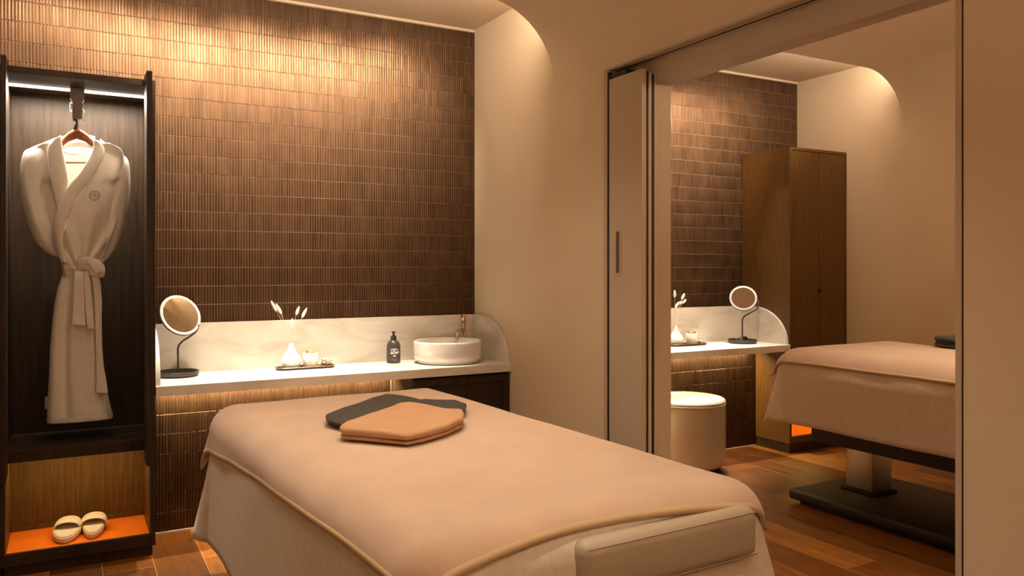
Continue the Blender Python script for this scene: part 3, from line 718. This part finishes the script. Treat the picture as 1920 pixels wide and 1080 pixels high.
lp = smooth_rows([(84, 110, 268), (66, 118, 278), (58, 122, 300), (62, 125, 330), (70, 124, 360), (79, 121, 390), (90, 118, 420), (99, 121, 450), (112, 128, 480), (118, 134, 505)], 5)
panel(lp, lambda u, v, px, py: body_y(px, py)+wr(px, py, .5)+.004, name='left_front_panel')
rp = smooth_rows([(185, 204, 268), (176, 226, 280), (170, 232, 300), (158, 232, 330), (146, 231, 360), (132, 226, 390), (125, 217, 420), (119, 207, 450), (119, 194, 480), (118, 186, 508)], 5)
panel(rp, lambda u, v, px, py: body_y(px, py)-.012+wr(px, py, 2.0)*1.1, nx=34, name='right_front_panel')
# lapels (shawl collar)
def strip(pts, name, lift, th=.012, nx=8, mt=None, fy=None):
    g = []
    S = smooth_rows(pts, 5)
    for (lx, ly, rx, ry) in S:
        g.append([W_(lx+(rx-lx)*j/nx, ly+(ry-ly)*j/nx, (fy or body_y)(lx+(rx-lx)*j/nx, ly+(ry-ly)*j/nx)-lift-.006*math.sin(PI*j/nx)) for j in range(nx+1)])
    return MB().rings(g, cap=(False, False), closed=False).build(name, mt or M['robe'], rb, mods=[('SOLIDIFY', dict(thickness=th, offset=0)), ('SUBSURF', dict(levels=1, render_levels=1))])
strip([(101, 262, 114, 253), (90, 275, 117, 272), (89, 298, 120, 290), (92, 325, 126, 318), (98, 352, 129, 343), (104, 375, 122, 368), (108, 395, 112, 395)], 'left_lapel', .010)
strip([(176, 262, 183, 263), (173.5, 280, 196, 284), (163, 302, 184, 312), (148, 325, 170, 338), (131, 346, 149, 362), (117, 372, 135, 388), (106, 398, 127, 408), (100, 425, 121, 432), (100, 450, 119, 455), (108, 472, 121, 478), (117, 492, 126, 494)], 'right_lapel', .026)
# collar at the back of the neck
MB().rings([[W_(px, py+((px-147)/32)**2*4, .045-.02*((px-147)/32)**2) for px in range(114, 182, 4)] for py in (252, 258, 266, 276)], cap=(False, False), closed=False).build('neck_collar', M['robe'], rb, mods=[('SOLIDIFY', dict(thickness=.01))])
MB().tube(bez([W_(117, 279, .026), W_(124, 286, .020), W_(135, 289, .016), W_(150, 287, .018), W_(160, 280, .026)], 6), .0050, 10).build('hanging_loop', M['robe'], rb)
# shoulders + sleeves
def tubeloft(rows, name, n=28):
    """rows: (px a, py a, px b, py b, half depth, dy)"""
    R = []; N = len(rows)
    for i, (ax, ay, bx, by2, hd, dy) in enumerate(rows):
        A, B = W_(ax, ay, dy), W_(bx, by2, dy); c = (A+B)/2; h = (B-A)/2; ring = []
        for k in range(n):
            a = 2*PI*k/n; p = c+h*math.cos(a)+Vector((0, -hd*math.sin(a), 0))
            w_ = noise.noise(Vector((math.cos(a)*1.6, i/N*4, hash(name) % 7*.0+len(name))))*.008; p.y -= w_*(math.sin(a)); ring.append(p)
        R.append(ring)
    return MB().rings(R).build(name, M['robe'], rb)
tubeloft(smooth_rows([(104, 258, 108, 300, .022, .0), (80, 268, 92, 330, .034, .0), (58, 277, 80, 350, .042, .002), (44, 286, 78, 372, .046, .004), (37.5, 315, 82, 385, .048, .006), (38.5, 355, 86, 400, .048, .010), (42, 390, 92, 415, .048, .014), (51, 425, 99, 430, .046, .018), (66, 455, 106, 446, .042, .022), (84, 472, 114, 462, .036, .028), (100, 480, 121, 474, .030, .034), (112, 482, 127, 484, .022, .04)], 4), 'left_sleeve')
tubeloft(smooth_rows([(188, 260, 184, 300, .022, .0), (208, 276, 200, 330, .034, .0), (226, 288, 206, 350, .042, .002), (240, 300, 210, 372, .046, .004), (244.5, 330, 206, 385, .048, .006), (243.5, 365, 202, 400, .046, .010), (236, 405, 198, 415, .044, .016), (228, 440, 194, 430, .040, .022), (216, 468, 188, 446, .034, .030), (200, 488, 182, 462, .028, .036), (188, 498, 178, 480, .02, .042)], 4), 'right_sleeve')
# belt
belt = [(117, 184, 496, .052), (116, 186, 499, .058), (116.5, 187, 508, .058), (117.5, 186, 516, .056), (118, 185, 519, .050)]
loft(belt, 48, lambda u, v, py: .003*math.sin(u*20), cap=(False, False)).build('belt', M['robe'], rb)
def ribbon(path, wd, name, th=.008):
    """path of (px,py,dy), wd = list of half-width vectors in px (dx, dy)"""
    g = []
    S = smooth_rows([(*p, *w2) for p, w2 in zip(path, wd)], 5)
    for (px, py, dy, wx, wy) in S:
        g.append([W_(px+wx*t, py+wy*t, dy-.003*(1-t*t)) for t in (-1, -.5, 0, .5, 1)])
    return MB().rings(g, cap=(False, False), closed=False).build(name, M['robe'], rb, mods=[('SOLIDIFY', dict(thickness=th, offset=0)), ('SUBSURF', dict(levels=1, render_levels=1))])
ribbon([(146, 505, -.066), (152, 492, -.082), (163, 488, -.094), (176, 494, -.100), (188, 506, -.098), (190, 512, -.09), (180, 512, -.076), (168, 510, -.068)], [(-3, -4), (-4, -6), (-1, -7), (5, -8), (8, -8), (5, 7), (0, 7), (0, 6)], 'belt_loop')
ribbon([(148, 508, -.070), (148, 522, -.078), (147.5, 545, -.072), (147.5, 580, -.070), (147.5, 611, -.072)], [(9, 0), (9.5, 0), (10.5, 0), (12, 0), (13.5, 1)], 'belt_tail')
ribbon([(160, 508, -.066), (163, 530, -.070), (165, 555, -.066), (168, 590, -.065), (171, 618, -.066)], [(6, 0), (7, 0), (7, 0), (7.5, 0), (7, 1)], 'belt_tail')
ribbon([(176, 512, -.060), (181, 535, -.060), (184, 565, -.058), (184.5, 600, -.058), (185, 640, -.060), (187, 680, -.062), (190, 715, -.066), (191, 738, -.068)], [(6, 0), (7, 0), (7.5, 0), (6.5, 0), (6, 0), (7, 0), (10, 0), (12, 1)], 'belt_tail')
# chest badge
m = MB(); cpt = (177, 366.5)
yb = lambda px, py: body_y(px, py)-.026
m.tube([W_(cpt[0]+9.4*math.cos(a), cpt[1]+8.4*math.sin(a), yb(*cpt)) for a in [2*PI*i/28 for i in range(29)]], .0014, 6)
for seg in ([(171, 368.5), (173, 365), (176, 364.5), (178.5, 367.5)], [(183.5, 369), (181.5, 365), (179, 364.5), (176.5, 369), (177.5, 371)], [(175.5, 362), (177.5, 361), (179.5, 362.5)]):
    m.tube([W_(px, py, yb(*cpt)) for px, py in seg], .0010, 6)
m.build('chest_badge', M['badge'], rb, 'small grey round embroidered emblem')

# ------------------------------------------------------------ massage tables
def drape(hx_, hy_, top, r, Ls, fl=.06, flc=.22, nx=72, ny=120, wav=0.0, seed=0, pw=3.0, fold=.012):
    """cloth over a rounded box; Ls = overhang lengths (left, right as functions of y; far, near as functions of x), local frame, +y = far"""
    Lf, Lr, Lfar, Lnear = Ls; ix, iy = hx_-r, hy_-r; g = []; q = r*PI/2
    for j in range(ny+1):
        row = []
        for i in range(nx+1):
            u, t = i/nx*2-1, j/ny*2-1
            a, b = Lf(t), Lr(t); c, d = Lfar(u), Lnear(u)
            lx = -(ix+a)+(2*ix+a+b)*(i/nx); ly = -(iy+d)+(2*iy+c+d)*(j/ny)
            sx = max(0, abs(lx)-ix); sy = max(0, abs(ly)-iy)
            s = (sx**pw+sy**pw)**(1/pw)
            bx, by2 = max(-ix, min(ix, lx)), max(-iy, min(iy, ly))
            wz = wav*noise.noise(Vector((lx*2.5, ly*2.5, seed)))
            if s < 1e-9: row.append((bx, by2, top+wz)); continue
            hyp = math.hypot(sx, sy); dx, dy = math.copysign(sx/hyp, lx), math.copysign(sy/hyp, ly)
            f = fl+flc*2*abs(dx*dy)
            if s < q: h = r*math.sin(s/r); v = r*(1-math.cos(s/r))
            else: h = r+f*(s-q); v = r+(s-q)*math.sqrt(1-f*f)
            n_ = noise.noise(Vector((bx*3.5+dx*2, by2*3.5+dy*2, seed)))*fold*min(1, s/.3)
            row.append((bx+dx*(h+n_), by2+dy*(h+n_), top-v+wz))
        g.append(row)
    return g
def grid_mb(g): return MB().rings(g, cap=(False, False), closed=False)
def edge_strip(g, wdt):
    """the outermost cells all round the grid (left, right, far, near), for a binding"""
    ny, nx = len(g)-1, len(g[0])-1; m = MB(); V = [Vector(p) for r in g for p in r]; fs = []
    for j in range(ny):
        for i in range(nx):
            if i < wdt[0] or i >= nx-wdt[1] or j >= ny-wdt[2] or j < wdt[3]:
                a = j*(nx+1)+i; fs.append((a, a+1, a+nx+2, a+nx+1))
    used = sorted({k for f in fs for k in f}); mp = {k: n for n, k in enumerate(used)}
    return m.add([V[k] for k in used], [tuple(mp[k] for k in f) for f in fs], True)
def massage_table(loc, rz, top, W, L, label, cols, plate, headrest=None, lo=None):
    e = empty('massage_table', (loc[0], loc[1], 0), label, 'massage table', None, None, rz); hx_, hy_ = W/2, L/2
    MB().box(-hx_+.035, hx_-.035, -hy_+.035, hy_-.035, top-.14, top-.012, .06).build('mattress', M['vinyl'], e)
    fz = top-.14; lo = lo or top-.43
    MB().box(-hx_+.09, hx_-.09, -hy_+.10, hy_-.24, lo, lo+.075, .004).box(-hx_+.16, hx_-.16, -hy_+.2, hy_-.2, lo+.075, fz, .004).build('frame', M['base_metal'], e)
    p0, p1 = plate
    MB().box(-.375, .375, p0, p1, .022, .082, .018).box(-.33, .33, p0+.05, p1-.05, 0, .022).build('base_plate', M['base_metal'], e)
    for c in cols:
        MB().box(-.085, .085, c-.09, c+.09, .092, lo, .010).build('lifting_column', M['steel'], e)
        MB().box(-.105, .105, c-.11, c+.11, .082, .094, .004).build('column_collar', M['black'], e)
    if headrest:
        x0_, x1_, y0_, y1_, z0_, z1_ = headrest
        MB().box(x0_, x1_, y0_, y1_, z0_, z1_, .032).build('headrest', M['vinyl'], e, 'taupe padded headrest')
        yy, zz = y0_+.006, z1_-.004
        MB().tube([(x0_+.012, y0_+.002, z1_-.012), (x1_-.012, y0_+.002, z1_-.012)], .0016, 6).tube([(x0_+.012, y0_+.002, z0_+.012), (x1_-.012, y0_+.002, z0_+.012)], .0016, 6).build('seam', M['vinyl'], e)
    return e
def cloths(loc, rz, top, W, L, bl, sh, lab_b, lab_s, seed, flb=.30, rr=.115):
    hx_, hy_ = W/2, L/2
    g = drape(hx_+.004, hy_+.004, top, rr-.010, sh, .05, .20, seed=seed, wav=.004, pw=5.0, fold=.016)
    o = grid_mb(g).build('table_sheet', M['towel'], None, lab_s, 'sheet', mods=[('SOLIDIFY', dict(thickness=.006, offset=-1))])
    o.location = (*loc, 0); o.rotation_euler = (0, 0, rz)
    g = drape(hx_+.016, hy_+.016, top+.010, rr+.002, bl, .05, flb, nx=64, ny=110, seed=seed+5, wav=.005, pw=2.4, fold=.012)
    b = grid_mb(g).build('blanket', M['blanket'], None, lab_b, 'blanket', mods=[('SOLIDIFY', dict(thickness=.007, offset=-1))])
    b.location = (*loc, 0); b.rotation_euler = (0, 0, rz)
    gb = [[Vector(p) for p in r] for r in g]
    k = 1
    edge_strip(gb, (k, k, k, k)).build('binding', M['binding'], b, mods=[('SOLIDIFY', dict(thickness=.004, offset=0))])
    return b
A1 = math.radians(2.5)
L1, T1, top1 = (1.135, -1.93), A1, .755
massage_table(L1, A1, top1-.004, 1.10, 2.18, 'massage table in the foreground with taupe headrest, draped in a beige blanket', (.30, -.55), (-.95, .62), (-.140, .452, -1.130, -1.040, .578, .715))
cloths(L1, A1, top1, 1.10, 2.18,
    (lambda t: .16+.13*((t+1)/2)**1.7, lambda t: .20+.06*t, lambda u: .27, lambda u: .09+.08*u*u),
    (lambda t: .635, lambda t: .55, lambda u: .52, lambda u: .50),
    'beige fleece blanket on the foreground massage table', 'light towelling sheet hanging below the blanket of the foreground table', 3)
L2, top2 = (4.03, -2.34), .90
massage_table(L2, 0, top2-.004, 1.03, 2.1, 'massage table in the far room on a steel column and black base plate', (.765, -.60), (-.90, 1.02), lo=.405)
cloths(L2, 0, top2, 1.03, 2.1,
    (lambda t: .165+.0*t, lambda t: .17, lambda u: .24, lambda u: .2),
    (lambda t: .485, lambda t: .485, lambda u: .50, lambda u: .48),
    'beige fleece blanket on the far massage table', 'light towelling sheet hanging below the blanket of the far table', 11, .8, .155)

# ------------------------------------------------------------ folded uniforms
def folded(poly, z0, layers, mt, name, label, cat, extra=None):
    """stack of soft folded layers over a star-shaped outline (world x, y)"""
    cx_ = sum(p[0] for p in poly)/len(poly); cy_ = sum(p[1] for p in poly)/len(poly)
    e = empty(name, (cx_, cy_, z0), label, cat); P = [Vector((x-cx_, y-cy_, 0)) for x, y in poly]
    # resample the outline
    Q = []; n = len(P)
    for i in range(n):
        a, b = P[i], P[(i+1) % n]; k = max(2, int((b-a).length/.012))
        for j in range(k): Q.append(a+(b-a)*j/k)
    S = [(Q[i-1]+Q[i]*4+Q[(i+1) % len(Q)])/6 for i in range(len(Q))]
    z = 0
    for li, (th, sc, tilt) in enumerate(layers):
        prof = [(.93, 0), (.975, th*.06), (.995, th*.28), (1, th*.5), (.995, th*.75), (.975, th*.93), (.93, th), (.8, th*1.02), (.6, th*1.04), (.4, th*1.04), (.2, th*1.03), (.03, th*1.03)]
        R = []
        for k, zz in prof:
            ring = []
            for p in S:
                x, y = p.x*k*sc, p.y*k*sc
                w_ = .0045*noise.noise(Vector((x*9, y*9, li*3+1.5)))*(1 if zz > th*.6 else 0)
                ring.append((x, y, z+zz+w_+(tilt*x if zz > 0 else 0)))
            R.append(ring)
        m = MB().rings(R); m.build('folded_layer', mt, e); z += th*.985
    return e
def wxy(px, py, z):
    a = (px-960)/F; b = -(py-CY)/F; d = Vector((SN+a*CS, CS-a*SN, b)); t = (z-CAM_Z)/d.z
    p = Vector((0, -CAM_D, CAM_Z))+d*t; return (p.x, p.y)
zb = top1+.014
dk = folded([wxy(*q, zb+.02) for q in ((612, 790), (610, 781), (640, 768), (668, 760), (700, 748), (726, 741), (752, 745), (777, 749), (790, 752), (800, 750), (856, 752), (875, 759), (873, 771), (850, 777), (800, 782), (720, 790), (650, 800))], zb, ((.012, .97, 0), (.017, 1, 0)), M['shirt'], 'folded_tunic', 'folded charcoal tunic under the tan one on the foreground table', 'folded clothes')
tz = zb+.001
tn = folded([wxy(*q, tz+.03) for q in ((636, 806), (650, 796), (690, 783), (735, 768), (752, 761), (768, 759), (800, 764), (835, 770), (866, 772), (871, 778), (868, 790), (840, 803), (800, 815), (765, 822), (720, 818), (680, 814), (640, 811))], tz, ((.016, .985, 0), (.026, 1, 0)), M['tan'], 'folded_trousers', 'folded tan uniform lying over the charcoal one', 'folded clothes')
tn.location.z += .004
def on_top(e, pts, z, r, mt, nm):
    o = e.location; MB().tube([(wxy(px, py, z)[0]-o.x, wxy(px, py, z)[1]-o.y, z-o.z) for px, py in pts], r, 6).build(nm, mt, e)
on_top(dk, [(752, 757), (757, 751), (762, 747)], zb+.0305, .0016, M['shirt'], 'seam')
on_top(dk, [(783, 766), (800, 758), (815, 753)], zb+.0305, .0018, M['black'], 'placket_edge')
zc2 = top2+.014
folded([(4.44, -1.80), (4.50, -1.62), (4.62, -1.58), (4.80, -1.62), (4.86, -1.75), (4.82, -1.92), (4.60, -2.0), (4.46, -1.96)], zc2, ((.016, 1, 0), (.016, .97, 0), (.022, 1, 0)), M['shirt'], 'folded_tunic', 'folded charcoal tunic on the far massage table', 'folded clothes').location = (4.48, -1.93, zc2)

# ------------------------------------------------------------ stool
st = empty('round_stool', (3.655, -.45, 0), 'round cream leather stool in front of the far tiled wall', 'stool')
Rs = .255
MB().lathe([(Rs-.05, .035), (Rs-.02, .042), (Rs-.004, .06), (Rs, .09), (Rs, .452), (Rs-.001, .458)], n=64).build('body', M['stool'], st)
R_ = []
for r, z in ((Rs+.001, .456), (Rs+.0015, .470), (Rs-.004, .482), (Rs-.016, .488)): R_.append([(r*math.cos(t), r*math.sin(t), z) for t in [2*PI*i/64 for i in range(64)]])
for r in (.22, .18, .13, .08, .03): R_.append([(r*math.cos(t), r*math.sin(t), .488+.012*(1-(r/Rs)**2)) for t in [2*PI*i/64 for i in range(64)]])
MB().rings(R_).build('seat', M['stool'], st)
MB().tube([((Rs+.001)*math.cos(t), (Rs+.001)*math.sin(t), .4565) for t in [2*PI*i/64 for i in range(65)]], .003, 6).build('piping', M['stool'], st)
for a in (-.5, 1.1, 2.65, 4.2):
    MB().lathe([(.026, .0), (.030, .004), (.030, .034), (.024, .04)], (.195*math.cos(a), .195*math.sin(a), 0), 20).build('foot', M['walnut'], st)

# ------------------------------------------------------------ recessed ceiling lights
def downlight(x, y, z, label):
    e = empty('ceiling_downlight', (x, y, z), label, 'ceiling light', 'recessed downlights over the massage tables')
    MB().lathe([(.030, 0), (.045, -.001), (.046, -.004), (.032, -.006), (.030, -.002)], n=32, cap=(False, False)).build('trim_ring', M['paint'], e)
    MB().lathe([(.0, -.0006), (.030, -.0006), (.030, -.0001), (0, -.0001)], n=24).build('lens', M['lamp'], e)
    return e
for rm, X in (('near', (.75, 1.35)), ('far', (3.7, 4.4))):
    for i, x in enumerate(X): downlight(x, -1.6 if rm == 'near' else -2.4, TOP_Z, ('left' if i == 0 else 'right')+' recessed downlight above the '+rm+' massage table')
